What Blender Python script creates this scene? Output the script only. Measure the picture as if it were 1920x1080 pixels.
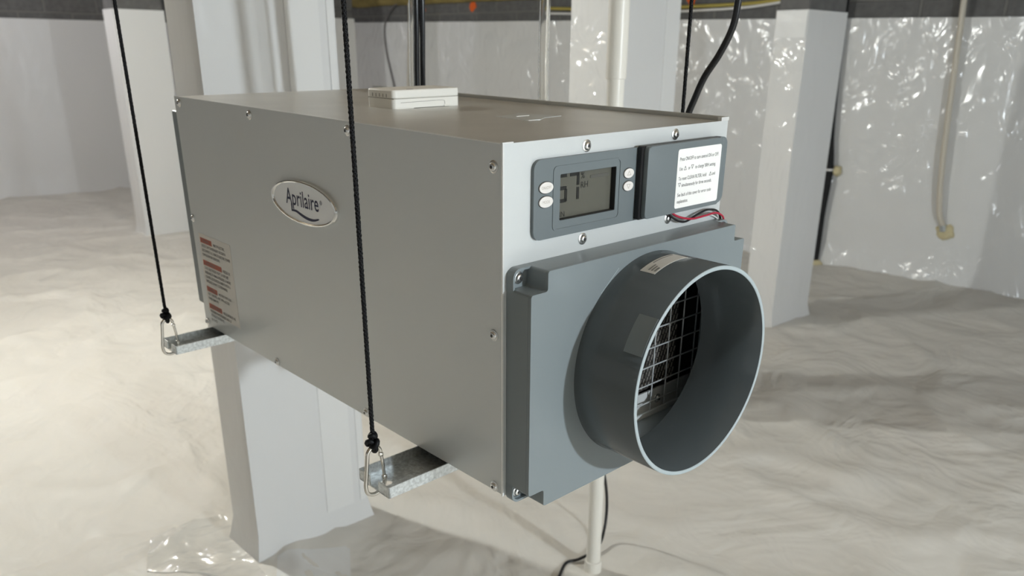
import bpy, bmesh, math, random
from mathutils import Matrix, Vector, noise

# ------------------------------------------------------------------ scene, camera, light
for o in list(bpy.data.objects):
    bpy.data.objects.remove(o)
SC = bpy.context.scene
COL = SC.collection
random.seed(7)

# camera: pose solved from the box corners; the photo is a crop of a taller frame, hence the lens shift
FPX, PPX, PPY = 1530.45, 979.66, 689.17
RIGHT = Vector((0.728549, -0.684931, 0.009237))
UP = Vector((0.237905, 0.265655, 0.934253))
FWD = Vector((0.642353, 0.678451, -0.356492))
CAM = Vector((-0.488216, -0.543383, 0.417968))
cd = bpy.data.cameras.new('camera')
cam = bpy.data.objects.new('camera', cd)
COL.objects.link(cam)
cam.matrix_world = Matrix(((RIGHT.x, UP.x, -FWD.x, CAM.x), (RIGHT.y, UP.y, -FWD.y, CAM.y),
                           (RIGHT.z, UP.z, -FWD.z, CAM.z), (0, 0, 0, 1)))
cd.sensor_width = 36
cd.lens = FPX / 1920 * 36
cd.shift_x = (960 - PPX) / 1920
cd.shift_y = (PPY - 540) / 1920
cd.clip_start = 0.02
cd.dof.use_dof = True
cd.dof.focus_distance = 0.80
cd.dof.aperture_fstop = 9.0
SC.camera = cam

w = bpy.data.worlds.new('world')
SC.world = w
w.use_nodes = True
w.node_tree.nodes['Background'].inputs[0].default_value = (0.5, 0.5, 0.5, 1)
w.node_tree.nodes['Background'].inputs[1].default_value = 0.0

SC.view_settings.view_transform = 'Standard'
SC.view_settings.look = 'None'
SC.view_settings.gamma = 1
SC.view_settings.use_curve_mapping = False
SC.view_settings.exposure = 1.0

# lamps of the place: bare bulbs screwed to the joists (built further down by light_bulb)
LAMPS = [  # position, strength, colour, label
    ((0.57, -2.60, 0.60), 1430, (0.85, 0.94, 1.0), 'round bulb hanging low in front of the dehumidifier'),
    ((0.10, 2.95, 1.22), 880, (0.97, 1.0, 0.96), 'round bulb on the joist between the two rows of piers'),
    ((0.55, 5.9, 1.20), 210, (0.93, 0.93, 1.0), 'round bulb on the joist by the far wall'),
]

# the hanging unit leans a degree in the room: its own frame
MB = Matrix(((0.999874, 0.0, -0.015853), (-0.000274, 0.999851, -0.017267), (0.015851, 0.017269, 0.999725)))
M4 = MB.to_4x4()

# ------------------------------------------------------------------ materials
MATS = {}


def mat(name, col, rough=0.5, metal=0.0, spec=0.5, coat=0.0, bump=None, var=None, trans=0.0, ior=1.45, emit=None):
    """bump = list of (scale, detail, distortion, strength); var = (scale, amount)"""
    if name in MATS:
        return MATS[name]
    m = bpy.data.materials.new(name)
    m.use_nodes = True
    nt = m.node_tree
    b = nt.nodes['Principled BSDF']
    b.inputs['Base Color'].default_value = (*col, 1)
    b.inputs['Roughness'].default_value = rough
    b.inputs['Metallic'].default_value = metal
    b.inputs['Specular IOR Level'].default_value = spec
    b.inputs['Coat Weight'].default_value = coat
    b.inputs['Transmission Weight'].default_value = trans
    b.inputs['IOR'].default_value = ior
    if emit:
        b.inputs['Emission Color'].default_value = (*emit[0], 1)
        b.inputs['Emission Strength'].default_value = emit[1]
    tc = nt.nodes.new('ShaderNodeTexCoord')
    if var:
        n = nt.nodes.new('ShaderNodeTexNoise')
        n.inputs['Scale'].default_value = var[0]
        n.inputs['Detail'].default_value = 5
        nt.links.new(tc.outputs['Object'], n.inputs['Vector'])
        r = nt.nodes.new('ShaderNodeMapRange')
        r.inputs[1].default_value = 0.3
        r.inputs[2].default_value = 0.7
        r.inputs[3].default_value = 1 - var[1]
        r.inputs[4].default_value = 1 + var[1]
        nt.links.new(n.outputs['Fac'], r.inputs[0])
        mul = nt.nodes.new('ShaderNodeVectorMath')
        mul.operation = 'SCALE'
        mul.inputs[0].default_value = col
        nt.links.new(r.outputs[0], mul.inputs['Scale'])
        nt.links.new(mul.outputs[0], b.inputs['Base Color'])
    prev = None
    for (s, d, dis, st) in (bump or []):
        n = nt.nodes.new('ShaderNodeTexNoise')
        n.inputs['Scale'].default_value = s
        n.inputs['Detail'].default_value = d
        n.inputs['Distortion'].default_value = dis
        nt.links.new(tc.outputs['Object'], n.inputs['Vector'])
        bn = nt.nodes.new('ShaderNodeBump')
        bn.inputs['Strength'].default_value = 1.0
        bn.inputs['Distance'].default_value = st
        nt.links.new(n.outputs['Fac'], bn.inputs['Height'])
        if prev:
            nt.links.new(prev.outputs[0], bn.inputs['Normal'])
        prev = bn
    if prev:
        nt.links.new(prev.outputs[0], b.inputs['Normal'])
    MATS[name] = m
    return m


mat('paint_grey', (0.665, 0.685, 0.68), 0.38, 0.35, 0.5, bump=[(900, 2, 0, 0.00006)])
mat('paint_top_reflection', (0.62, 0.61, 0.575), 0.34, 0.35, 0.5, bump=[(900, 2, 0, 0.00006)], var=(14, 0.05))  # same grey paint, with the ceiling's brown reflection tinted into the colour
mat('bare_edge', (0.85, 0.85, 0.83), 0.3, 0.5)
mat('dark_gap', (0.03, 0.03, 0.03), 0.6)
mat('plastic', (0.210, 0.240, 0.250), 0.32, 0, 0.5, bump=[(1400, 2, 0, 0.00003)])
mat('plastic_gloss', (0.088, 0.102, 0.108), 0.15, 0, 0.5)
mat('plastic_panel', (0.150, 0.174, 0.182), 0.42, 0, 0.5)
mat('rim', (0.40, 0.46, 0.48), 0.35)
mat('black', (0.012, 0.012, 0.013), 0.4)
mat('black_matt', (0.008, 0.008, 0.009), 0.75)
mat('black_gloss', (0.01, 0.01, 0.011), 0.22)
mat('screw', (0.72, 0.72, 0.71), 0.25, 1.0)
mat('recess', (0.04, 0.04, 0.04), 0.5, 0.5)
mat('lcd', (0.115, 0.112, 0.092), 0.16, 0, 0.5)
mat('lcd_ink', (0.018, 0.018, 0.016), 0.3)
mat('lcd_faint', (0.10, 0.098, 0.085), 0.3)
mat('button', (0.78, 0.74, 0.70), 0.5)
mat('button_ink', (0.50, 0.45, 0.40), 0.6)
mat('sticker', (0.86, 0.85, 0.82), 0.5)
mat('sticker_warm', (0.74, 0.71, 0.66), 0.5)
mat('ink', (0.03, 0.03, 0.035), 0.6)
mat('ink_grey', (0.22, 0.21, 0.20), 0.6)
mat('ink_red', (0.44, 0.115, 0.07), 0.55)
mat('navy', (0.015, 0.017, 0.06), 0.45)
mat('chrome', (0.88, 0.88, 0.87), 0.13, 1.0)
mat('badge_face', (0.90, 0.91, 0.92), 0.35, 0.0)  # near-white base stands in for the bright reflections of a semi-metallic face
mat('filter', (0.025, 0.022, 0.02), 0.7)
mat('filter_rib', (0.30, 0.28, 0.25), 0.45)
mat('wire_steel', (0.55, 0.57, 0.58), 0.35, 0.4)
mat('red_wire', (0.45, 0.02, 0.05), 0.35)
mat('white_wire', (0.75, 0.74, 0.72), 0.4)
mat('galv', (0.62, 0.65, 0.66), 0.36, 0.85, bump=[(260, 3, 0, 0.0002)], var=(260, 0.25))
mat('steel', (0.66, 0.63, 0.58), 0.2, 1.0)
mat('rope', (0.006, 0.006, 0.007), 0.5, 0, 0.25)
mat('logger', (0.88, 0.86, 0.80), 0.42)
mat('logger_seam', (0.30, 0.28, 0.25), 0.6)
mat('purple_ink', (0.10, 0.05, 0.10), 0.6)
mat('pvc', (0.80, 0.77, 0.70), 0.34)
mat('pvc_aged', (0.62, 0.57, 0.48), 0.45)
mat('foam', (0.66, 0.58, 0.36), 0.9, bump=[(120, 4, 0.3, 0.004)])
mat('foam_sill', (0.26, 0.20, 0.07), 0.9, bump=[(30, 4, 0.3, 0.01)], var=(9, 0.3))
mat('orange', (0.75, 0.13, 0.02), 0.8)
mat('yellow', (0.42, 0.34, 0.08), 0.6)
mat('grey_cable', (0.14, 0.13, 0.13), 0.5)
mat('clear', (0.97, 0.96, 0.93), 0.04, 0, 0.5, trans=1.0, ior=1.42)
mat('tape_clear', (0.82, 0.81, 0.78), 0.12, 0, 0.6, bump=[(30, 3, 1.0, 0.004)])
mat('block', (0.135, 0.133, 0.13), 0.9, bump=[(140, 4, 0, 0.002)], var=(22, 0.16))
mat('mortar', (0.18, 0.175, 0.165), 0.95, bump=[(200, 3, 0, 0.001)])
mat('socket', (0.7, 0.7, 0.68), 0.4)


def sheet(name, col, rough, base_bump, coat, coat_rough, coat_bump, var=None):
    """plastic sheeting: soft folds in the body, fine crinkles in its glossy skin"""
    m = mat(name, col, rough, 0, 0.25, coat, base_bump, var)
    nt = m.node_tree
    b = nt.nodes['Principled BSDF']
    b.inputs['Coat Roughness'].default_value = coat_rough
    b.inputs['Coat IOR'].default_value = 1.5 if coat < 0.9 else 1.85
    tc = [n for n in nt.nodes if n.bl_idname == 'ShaderNodeTexCoord'][0]
    mp = nt.nodes.new('ShaderNodeMapping')
    mp.inputs['Rotation'].default_value = (0.3, 0.35, 0.2)
    mp.inputs['Scale'].default_value = (1.0, 1.0, 0.5)
    nt.links.new(tc.outputs['Object'], mp.inputs['Vector'])
    prev = None
    for (sc, d, dis, st) in coat_bump:
        n = nt.nodes.new('ShaderNodeTexNoise')
        n.inputs['Scale'].default_value = sc
        n.inputs['Detail'].default_value = d
        n.inputs['Distortion'].default_value = dis
        nt.links.new(mp.outputs[0], n.inputs['Vector'])
        bn = nt.nodes.new('ShaderNodeBump')
        bn.inputs['Distance'].default_value = st
        nt.links.new(n.outputs['Fac'], bn.inputs['Height'])
        if prev:
            nt.links.new(prev.outputs[0], bn.inputs['Normal'])
        prev = bn
    nt.links.new(prev.outputs[0], b.inputs['Coat Normal'])
    return m


sheet('sheet_floor', (0.74, 0.715, 0.665), 0.6, [(2.2, 3, 1.8, 0.030), (5, 3, 1.5, 0.010)], 0.25, 0.38, [(3.0, 3, 1.6, 0.03), (9, 3, 1.0, 0.004)], (2.5, 0.03))
sheet('sheet_wall', (0.70, 0.70, 0.70), 0.6, [(1.4, 3, 1.0, 0.012)], 0.6, 0.28, [(2.5, 3, 1.2, 0.02), (9, 2, 1.2, 0.006)])
sheet('sheet_crinkled', (0.77, 0.77, 0.76), 0.6, [(1.4, 3, 1.0, 0.008), (8, 2, 1.2, 0.0015)], 1.0, 0.19, [(2.5, 2, 0.8, 0.016), (7.5, 2, 2.2, 0.026)])
sheet('sheet_pier', (0.75, 0.75, 0.745), 0.6, [(2.0, 3, 1.0, 0.006)], 0.5, 0.25, [(3.5, 3, 1.2, 0.012), (12, 3, 1.0, 0.002)])
sheet('sheet_pier_crinkled', (0.75, 0.75, 0.74), 0.6, [(2.5, 3, 1.0, 0.008)], 1.0, 0.17, [(3, 2, 1.0, 0.022), (9, 2, 2.0, 0.026)])
sheet('sheet_tape', (0.80, 0.80, 0.79), 0.5, [(3, 3, 1.0, 0.003)], 0.6, 0.2, [(6, 3, 1.2, 0.006)])
sheet('tape_floor', (0.74, 0.72, 0.67), 0.5, [(12, 3, 1.0, 0.004)], 1.0, 0.15, [(9, 2, 1.5, 0.02)])
mat('wood', (0.40, 0.33, 0.25), 0.75, var=(6, 0.2))


# ------------------------------------------------------------------ mesh helpers
def link(o, parent=None):
    COL.objects.link(o)
    if parent:
        o.parent = parent
    return o


def obj(name, bm, m, parent=None, smooth=False, ang=None):
    bmesh.ops.recalc_face_normals(bm, faces=bm.faces[:])
    me = bpy.data.meshes.new(name)
    bm.to_mesh(me)
    bm.free()
    ms = m if isinstance(m, (list, tuple)) else [m]
    for x in ms:
        me.materials.append(MATS[x])
    if smooth:
        if ang:
            for p in me.polygons:
                p.use_smooth = True
            me.set_sharp_from_angle(angle=math.radians(ang))
        else:
            for p in me.polygons:
                p.use_smooth = True
    return link(bpy.data.objects.new(name, me), parent)


def inst(name, me, parent, loc=(0, 0, 0), rot=None, scale=None):
    o = bpy.data.objects.new(name, me)
    link(o, parent)
    o.location = loc
    if rot is not None:
        o.rotation_euler = rot
    if scale:
        o.scale = scale
    return o


def tag(o, label, cat, group=None):
    o['label'] = label
    o['category'] = cat
    if group:
        o['group'] = group
    return o


def struct(o):
    o['kind'] = 'structure'
    return o


def empty(name, mw=None, size=0.1):
    o = bpy.data.objects.new(name, None)
    o.empty_display_size = size
    link(o)
    if mw is not None:
        o.matrix_world = mw
    return o


def add_box(bm, x0, x1, y0, y1, z0, z1, mi=0, bev=0, seg=2):
    vs = [bm.verts.new((x, y, z)) for x in (x0, x1) for y in (y0, y1) for z in (z0, z1)]
    fs = []
    for idx in ((0, 1, 3, 2), (4, 6, 7, 5), (0, 4, 5, 1), (2, 3, 7, 6), (0, 2, 6, 4), (1, 5, 7, 3)):
        f = bm.faces.new([vs[i] for i in idx])
        f.material_index = mi
        fs.append(f)
    if bev:
        es = list({e for f in fs for e in f.edges})
        bmesh.ops.bevel(bm, geom=es, offset=bev, segments=seg, profile=0.5, affect='EDGES')
    return fs


def box(name, m, parent, x0, x1, y0, y1, z0, z1, bev=0, seg=2):
    bm = bmesh.new()
    add_box(bm, x0, x1, y0, y1, z0, z1, 0, bev, seg)
    return obj(name, bm, m, parent, smooth=bev > 0, ang=35)


def rrect(x0, x1, z0, z1, r, n=6):
    pts = []
    for (cx, cz, a0) in ((x1 - r, z1 - r, 0), (x0 + r, z1 - r, 90), (x0 + r, z0 + r, 180), (x1 - r, z0 + r, 270)):
        for i in range(n + 1):
            a = math.radians(a0 + 90 * i / n)
            pts.append((cx + r * math.cos(a), cz + r * math.sin(a)))
    return pts


def ellipse(cx, cz, a, b, n=48):
    return [(cx + a * math.cos(2 * math.pi * i / n), cz + b * math.sin(2 * math.pi * i / n)) for i in range(n)]


def add_prism(bm, outer, holes, d0, d1, put, mi=0):
    """flat outline (u, v) with holes, extruded from depth d0 to d1; put(u, v, d) -> point"""
    layers = []
    for d in (d0, d1):
        es, loops = [], []
        for lp in [outer] + list(holes):
            vs = [bm.verts.new(put(u, v, d)) for (u, v) in lp]
            loops.append(vs)
            for i in range(len(vs)):
                es.append(bm.edges.new((vs[i], vs[(i + 1) % len(vs)])))
        if holes:
            r = bmesh.ops.triangle_fill(bm, use_beauty=True, use_dissolve=False, edges=es)
            for g in r['geom']:
                if isinstance(g, bmesh.types.BMFace):
                    g.material_index = mi
        else:
            bm.faces.new(loops[0]).material_index = mi
        layers.append(loops)
    for la, lb in zip(*layers):
        n = len(la)
        for i in range(n):
            bm.faces.new((la[i], la[(i + 1) % n], lb[(i + 1) % n], lb[i])).material_index = mi


def fput(u, v, d):          # a plane facing the front of the unit (-y)
    return (u, d, v)


def sput(u, v, d):          # a plane on the unit's left side (-x); u runs along -y
    return (d, -u, v)


def tput(u, v, d):          # horizontal plane
    return (u, v, d)


def prism(name, m, parent, outer, holes, d0, d1, put, smooth=False):
    bm = bmesh.new()
    add_prism(bm, outer, holes, d0, d1, put)
    return obj(name, bm, m, parent, smooth=smooth, ang=30)


def tube_pts(path, sub=8):
    """Catmull-Rom through the points"""
    P = [Vector(p) for p in path]
    if len(P) == 2:
        return [P[0].lerp(P[1], i / sub) for i in range(sub + 1)]
    out = []
    for i in range(len(P) - 1):          # centripetal, so uneven spacing never overshoots
        p0 = P[i - 1] if i else P[0] * 2 - P[1]
        p1, p2 = P[i], P[i + 1]
        p3 = P[i + 2] if i + 2 < len(P) else P[-1] * 2 - P[-2]
        t1 = max((p1 - p0).length, 1e-9) ** 0.5
        t2 = t1 + max((p2 - p1).length, 1e-9) ** 0.5
        t3 = t2 + max((p3 - p2).length, 1e-9) ** 0.5
        for k in range(sub):
            t = t1 + (t2 - t1) * k / sub
            a1 = p0 * ((t1 - t) / t1) + p1 * (t / t1)
            a2 = p1 * ((t2 - t) / (t2 - t1)) + p2 * ((t - t1) / (t2 - t1))
            a3 = p2 * ((t3 - t) / (t3 - t2)) + p3 * ((t - t2) / (t3 - t2))
            b1 = a1 * ((t2 - t) / t2) + a2 * (t / t2)
            b2 = a2 * ((t3 - t) / (t3 - t1)) + a3 * ((t - t1) / (t3 - t1))
            out.append(b1 * ((t2 - t) / (t2 - t1)) + b2 * ((t - t1) / (t2 - t1)))
    out.append(P[-1])
    return out


def add_tube(bm, pts, r, seg=12, closed=False, cap=True, mi=0):
    pts = [Vector(p) for p in pts]
    n = len(pts)
    rings = []
    nrm = None
    for i in range(n):
        if closed:
            t = (pts[(i + 1) % n] - pts[i - 1]).normalized()
        else:
            t = (pts[min(i + 1, n - 1)] - pts[max(i - 1, 0)]).normalized()
        if nrm is None:
            a = Vector((0, 0, 1)) if abs(t.z) < 0.9 else Vector((1, 0, 0))
            nrm = t.cross(a).normalized()
        else:
            nrm = (nrm - t * nrm.dot(t)).normalized()
        bi = t.cross(nrm)
        rr = r[i] if isinstance(r, (list, tuple)) else r
        rings.append([bm.verts.new(pts[i] + nrm * rr * math.cos(2 * math.pi * k / seg)
                                   + bi * rr * math.sin(2 * math.pi * k / seg)) for k in range(seg)])
    m = n if closed else n - 1
    for i in range(m):
        a, b = rings[i], rings[(i + 1) % n]
        off = 0
        if closed and i == n - 1:
            off = min(range(seg), key=lambda k: (a[0].co - b[k].co).length)
        for k in range(seg):
            bm.faces.new((a[k], a[(k + 1) % seg], b[(k + 1 + off) % seg], b[(k + off) % seg])).material_index = mi
    if cap and not closed:
        bm.faces.new(rings[0]).material_index = mi
        bm.faces.new(rings[-1]).material_index = mi


def tube(name, m, parent, path, r, seg=12, sub=8, closed=False):
    bm = bmesh.new()
    add_tube(bm, tube_pts(path, sub), r, seg, closed)
    return obj(name, bm, m, parent, smooth=True, ang=50)


def add_lathe(bm, prof, put, n=96, closed=False, mi=0):
    """prof: list of (radius, depth); put(angle, r, d) -> point"""
    rings = []
    for (r, d) in prof:
        rings.append([bm.verts.new(put(2 * math.pi * k / n, r, d)) for k in range(n)])
    m = len(rings) if closed else len(rings) - 1
    for i in range(m):
        a, b = rings[i], rings[(i + 1) % len(rings)]
        for k in range(n):
            bm.faces.new((a[k], a[(k + 1) % n], b[(k + 1) % n], b[k])).material_index = mi
    return rings


def text_mesh(s, size, xs=1.0, align='LEFT', bold=0.0, ext=0.0):
    c = bpy.data.curves.new('lettering', 'FONT')
    c.body = s
    c.size = size
    c.align_x = align
    c.resolution_u = 3
    c.offset = bold
    c.extrude = ext
    o = bpy.data.objects.new('lettering', c)
    COL.objects.link(o)
    dg = bpy.context.evaluated_depsgraph_get()
    me = bpy.data.meshes.new_from_object(o.evaluated_get(dg))
    bpy.data.objects.remove(o)
    for v in me.vertices:
        v.co.x *= xs
    return me


def lettering(name, s, size, m, parent, u, v, d, put, xs=1.0, align='LEFT', bold=0.0):
    me = text_mesh(s, size, xs, align, bold)
    for vert in me.vertices:
        vert.co = Vector(put(u + vert.co.x, v + vert.co.y, d))
    me.materials.clear()
    me.materials.append(MATS[m])
    return link(bpy.data.objects.new(name, me), parent)


# ------------------------------------------------------------------ the room
ZF = -0.75
ZJ, ZC = 1.34, 1.53
dR = Vector((0.1136, -0.9935, 0)).normalized()     # right wall, running towards the camera
WR = Vector((4.203, 1.832, 0))
dL = Vector((0.9977, -0.0674, 0)).normalized()     # far wall, running to the right
WL = Vector((1.071, 7.566, 0))
CORNER = Vector((3.563, 7.398, 0))
XL, YN = -3.6, -4.2


def floor_h(x, y):
    p = Vector((x, y, 0.0))
    a = noise.noise(Vector((x * 0.9 + 3.1, y * 1.1, 0.3)))
    q = Vector((x * 1.9 + 0.8 * a, y * 2.3 - 0.7 * a, 1.7))
    b = 1 - abs(noise.noise(q)) * 2.0
    c = 1 - abs(noise.noise(Vector((x * 4.3 + 1.5 * a, y * 3.1 + a, 5.1)))) * 2.2
    e = noise.noise(Vector((x * 8 + 2 * a, y * 7, 9.0)))
    return 0.012 * a + 0.020 * max(b, 0) ** 3 + 0.010 * max(c, 0) ** 3 + 0.002 * e - 0.006


def build_floor():
    x0, x1, y0, y1 = XL - 0.05, 5.1, YN - 0.05, 7.9
    nx, ny = 300, 400
    vs = []
    for j in range(ny + 1):
        y = y0 + (y1 - y0) * j / ny
        for i in range(nx + 1):
            x = x0 + (x1 - x0) * i / nx
            vs.append((x, y, ZF + floor_h(x, y)))
    fs = [(j * (nx + 1) + i, j * (nx + 1) + i + 1, (j + 1) * (nx + 1) + i + 1, (j + 1) * (nx + 1) + i)
          for j in range(ny) for i in range(nx)]
    me = bpy.data.meshes.new('floor')
    me.from_pydata(vs, [], fs)
    me.materials.append(MATS['sheet_floor'])
    for p in me.polygons:
        p.use_smooth = True
    return struct(link(bpy.data.objects.new('floor', me)))


FLOOR = build_floor()


def floor_patch(name, m, quad, n=14, lift=0.0012, crinkle=0.0):
    """a piece of tape or sheet lying on the folds of the floor"""
    q = [Vector((a, b)) for a, b in quad]
    bm = bmesh.new()
    g = []
    for j in range(n + 1):
        row = []
        for i in range(n + 1):
            s, t = i / n, j / n
            p = q[0].lerp(q[1], s).lerp(q[3].lerp(q[2], s), t)
            z = ZF + floor_h(p.x, p.y) + lift + crinkle * (0.5 + noise.noise(Vector((p.x * 22, p.y * 22, 3))))
            row.append(bm.verts.new((p.x, p.y, z)))
        g.append(row)
    for j in range(n):
        for i in range(n):
            bm.faces.new((g[j][i], g[j][i + 1], g[j + 1][i + 1], g[j + 1][i]))
    r = bmesh.ops.extrude_face_region(bm, geom=bm.faces[:])
    for v in [x for x in r['geom'] if isinstance(x, bmesh.types.BMVert)]:
        v.co.z -= 0.006
    return obj(name, bm, m, FLOOR, smooth=True, ang=60)


floor_patch('seam_tape', 'tape_floor', ((0.00, 1.28), (0.06, 1.42), (0.25, 1.41), (0.20, 1.06)), crinkle=0.003, n=30)
floor_patch('seam_tape', 'sheet_tape', ((0.26, 1.125), (0.42, 1.05), (0.33, 0.90), (0.19, 1.00)))


def wall_frame(origin, direction):
    d = direction.normalized()
    return Matrix(((d.x, -d.y, 0, origin.x), (d.y, d.x, 0, origin.y), (0, 0, 1, 0), (0, 0, 0, 1)))


def block_mesh():
    bm = bmesh.new()
    add_box(bm, -0.193, 0.193, -0.004, 0.05, -0.0935, 0.0935, 0, 0.004, 1)
    o = obj('block', bm, 'block', smooth=True, ang=40)
    me = o.data
    bpy.data.objects.remove(o)
    return me


BLOCK = block_mesh()


def wall(name, a, b, ztop0, ztop1, sheet, s_blocks=None, nx=80, wav=0.01):
    """local frame: x along the wall from a to b, y outwards (away from the room), z up"""
    L = (b - a).length
    mw = wall_frame(a, b - a)
    bm = bmesh.new()
    add_box(bm, -0.25, L + 0.25, 0.0, 0.2, ZF - 0.1, ZC + 0.05)
    wo = struct(obj(name, bm, 'mortar'))
    wo.matrix_world = mw
    # the plastic lining: a hung sheet with folds, closed along its top edge
    bm = bmesh.new()
    nz = 26
    g = []
    for j in range(nz + 1):
        row = []
        for i in range(nx + 1):
            x = L * i / nx
            zt = ztop0 + (ztop1 - ztop0) * x / L
            t = j / nz
            z = ZF - 0.03 + (zt - ZF + 0.03) * t
            y = -0.022 - wav * (noise.noise(Vector((x * 1.3, z * 0.5, 2.2))) + 0.4 * noise.noise(Vector((x * 4.1, z * 1.2, 7)))) * (1 - t ** 6)
            row.append(bm.verts.new((x, y - 0.03 * max(0, 0.12 - t) / 0.12, z)))
        g.append(row)
    g.append([bm.verts.new((v.co.x, -0.0, v.co.z)) for v in g[-1]])
    for j in range(nz + 1):
        for i in range(nx):
            bm.faces.new((g[j][i], g[j][i + 1], g[j + 1][i + 1], g[j + 1][i]))
    lo = obj('plastic_lining', bm, sheet, wo, smooth=True, ang=50)
    # concrete blocks showing above the lining
    if s_blocks:
        s0, s1 = s_blocks
        for c in range(5):
            zc = 0.62 - 0.0 + 0.2 * c
            k = 0
            x = s0 + (0.2 if c % 2 else 0.0)
            while x < s1:
                inst('block', BLOCK, wo, (x, 0.0, zc))
                x += 0.4
                k += 1
    return wo


R_A = CORNER
R_B = WR + dR * 6.2
L_A = WL - dL * 4.8
L_B = CORNER
# walls are laid so that local y points away from the room (direction chosen accordingly)
wall_right = wall('wall_right', R_A, R_B, 0.690, 0.565, 'sheet_crinkled', (0.2, 8.4), nx=140)
wall_back = wall('wall_back', L_A, L_B, 0.655, 0.672, 'sheet_wall', (2.6, 7.2), nx=110)
wall_left = wall('wall_left', Vector((XL, YN, 0)), Vector((XL, 8.0, 0)), 0.66, 0.66, 'sheet_wall', None, nx=60)
wall_front = wall('wall_front', Vector((5.0, YN, 0)), Vector((XL, YN, 0)), 0.60, 0.60, 'sheet_wall', None, nx=60)

bm = bmesh.new()
add_box(bm, XL - 0.3, 5.4, YN - 0.3, 8.2, ZC, ZC + 0.05)
ceiling = struct(obj('ceiling', bm, 'wood'))
bm = bmesh.new()
add_box(bm, -0.019, 0.019, YN - 0.2, 8.1, ZJ, ZC)
jo = obj('joist', bm, 'wood', ceiling)
JM = jo.data
jo.location = (-3.3, 0, 0)
for k in range(1, 22):
    inst('joist', JM, ceiling, (-3.3 + 0.4 * k, 0, 0))

# yellow foam along the sill of the right wall, orange dabs of paint on the blocks
RL = (R_B - R_A).length
bm = bmesh.new()
g = []
for i in range(60):
    x = 1.2 + 4.6 * i / 59
    n = noise.noise(Vector((x * 3, 0, 0)))
    pr = [(0.0, 0.80 + 0.012 * n), (-0.03, 0.795 + 0.015 * n), (-0.05, 0.83), (-0.045, 0.90), (0.0, 0.94)]
    g.append([bm.verts.new((x, y, z)) for y, z in pr])
for i in range(59):
    for j in range(4):
        bm.faces.new((g[i][j], g[i + 1][j], g[i + 1][j + 1], g[i][j + 1]))
obj('sill_foam', bm, 'foam_sill', wall_right, smooth=True)


def on_right(px, py, pz):
    v = Vector((px, py, 0)) - R_A
    return v.dot((R_B - R_A).normalized()), pz


for (px, py, pz, sx, sz) in ((3.815, 5.21, 0.765, 0.035, 0.05), (3.879, 4.649, 0.778, 0.032, 0.045), (4.094, 2.79, 0.752, 0.030, 0.035)):
    s, z = on_right(px, py, pz)
    pts = [(s + sx * (1 + 0.25 * math.sin(3 * a + px * 9)) * math.cos(a), z + sz * (1 + 0.3 * math.cos(2 * a + py)) * math.sin(a))
           for a in [2 * math.pi * k / 18 for k in range(18)]]
    prism('paint_mark', 'orange', wall_right, pts, [], -0.0062, -0.003, fput)


# ------------------------------------------------------------------ piers wrapped in plastic
def pier(x0, x1, y0, y1, ztop, label, left_sheet, front_sheet, tapes=(), blocks=True):
    e = empty('support_pier', Matrix.Translation(((x0 + x1) / 2, (y0 + y1) / 2, ZF)))
    tag(e, label, 'pier', 'plastic-wrapped piers')
    hx, hy = (x1 - x0) / 2, (y1 - y0) / 2
    H = ztop - ZF
    # core of concrete blocks, laid in courses up to the joists
    bm = bmesh.new()
    add_box(bm, -hx + 0.012, hx - 0.012, -hy + 0.012, hy - 0.012, -0.04, ZJ - ZF)
    obj('core', bm, 'mortar', e)
    if blocks:
        z = H - 0.13
        while z < ZJ - ZF:
            z1 = min(z + 0.19, ZJ - ZF)
            if z1 - z > 0.03:
                box('block', 'block', e, -hx + 0.006, hx - 0.006, -hy + 0.006, hy - 0.006, z, z1, 0.004, 1)
            z += 0.2
    # wrap: gridded box skin, softly bulging, with soft corners
    bm = bmesh.new()
    nz, na = 36, 14
    rings = []
    per = []
    for (ax, ay, bx, by) in ((-1, -1, 1, -1), (1, -1, 1, 1), (1, 1, -1, 1), (-1, 1, -1, -1)):
        for i in range(na):
            t = i / na
            per.append((ax + (bx - ax) * t, ay + (by - ay) * t))
    for j in range(nz + 1):
        t = j / nz
        z = -0.03 + (H + 0.03) * t
        ring = []
        for k, (ux, uy) in enumerate(per):
            px, py = ux * hx, uy * hy
            edge = min(1 - abs(ux) if abs(uy) > 0.999 else 1, 1 - abs(uy) if abs(ux) > 0.999 else 1)
            w = min(1.0, edge * 3)
            n = noise.noise(Vector((px * 5 + x0 * 7, py * 5 + y0 * 3, z * 2.2)))
            d = 0.003 * n * w * (1 - t ** 8)
            flare = 0.018 * max(0, 0.05 - t) / 0.05
            if abs(uy) > 0.999:
                py += math.copysign(d + flare, uy)
            if abs(ux) > 0.999:
                px += math.copysign(d + flare, ux)
            ring.append(bm.verts.new((px, py, z)))
        rings.append(ring)
    n = len(per)
    for j in range(nz):
        for k in range(n):
            f = bm.faces.new((rings[j][k], rings[j][(k + 1) % n], rings[j + 1][(k + 1) % n], rings[j + 1][k]))
            f.material_index = 1 if k >= 3 * na else 0
    top = [bm.verts.new((v.co.x * 0.9, v.co.y * 0.9, v.co.z - 0.002)) for v in rings[-1]]
    for k in range(n):
        bm.faces.new((rings[-1][k], rings[-1][(k + 1) % n], top[(k + 1) % n], top[k]))
    obj('plastic_wrap', bm, [front_sheet, left_sheet], e, smooth=True, ang=40)
    for (face, u0, u1, z0, z1) in tapes:
        if face == 'front':
            box('tape_strip', 'sheet_tape', e, u0, u1, -hy - 0.0030, -hy + 0.003, z0 - ZF, z1 - ZF)
        else:
            box('tape_strip', 'sheet_tape', e, -hx - 0.0042, -hx + 0.003, u0, u1, z0 - ZF, z1 - ZF)
    return e


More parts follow.
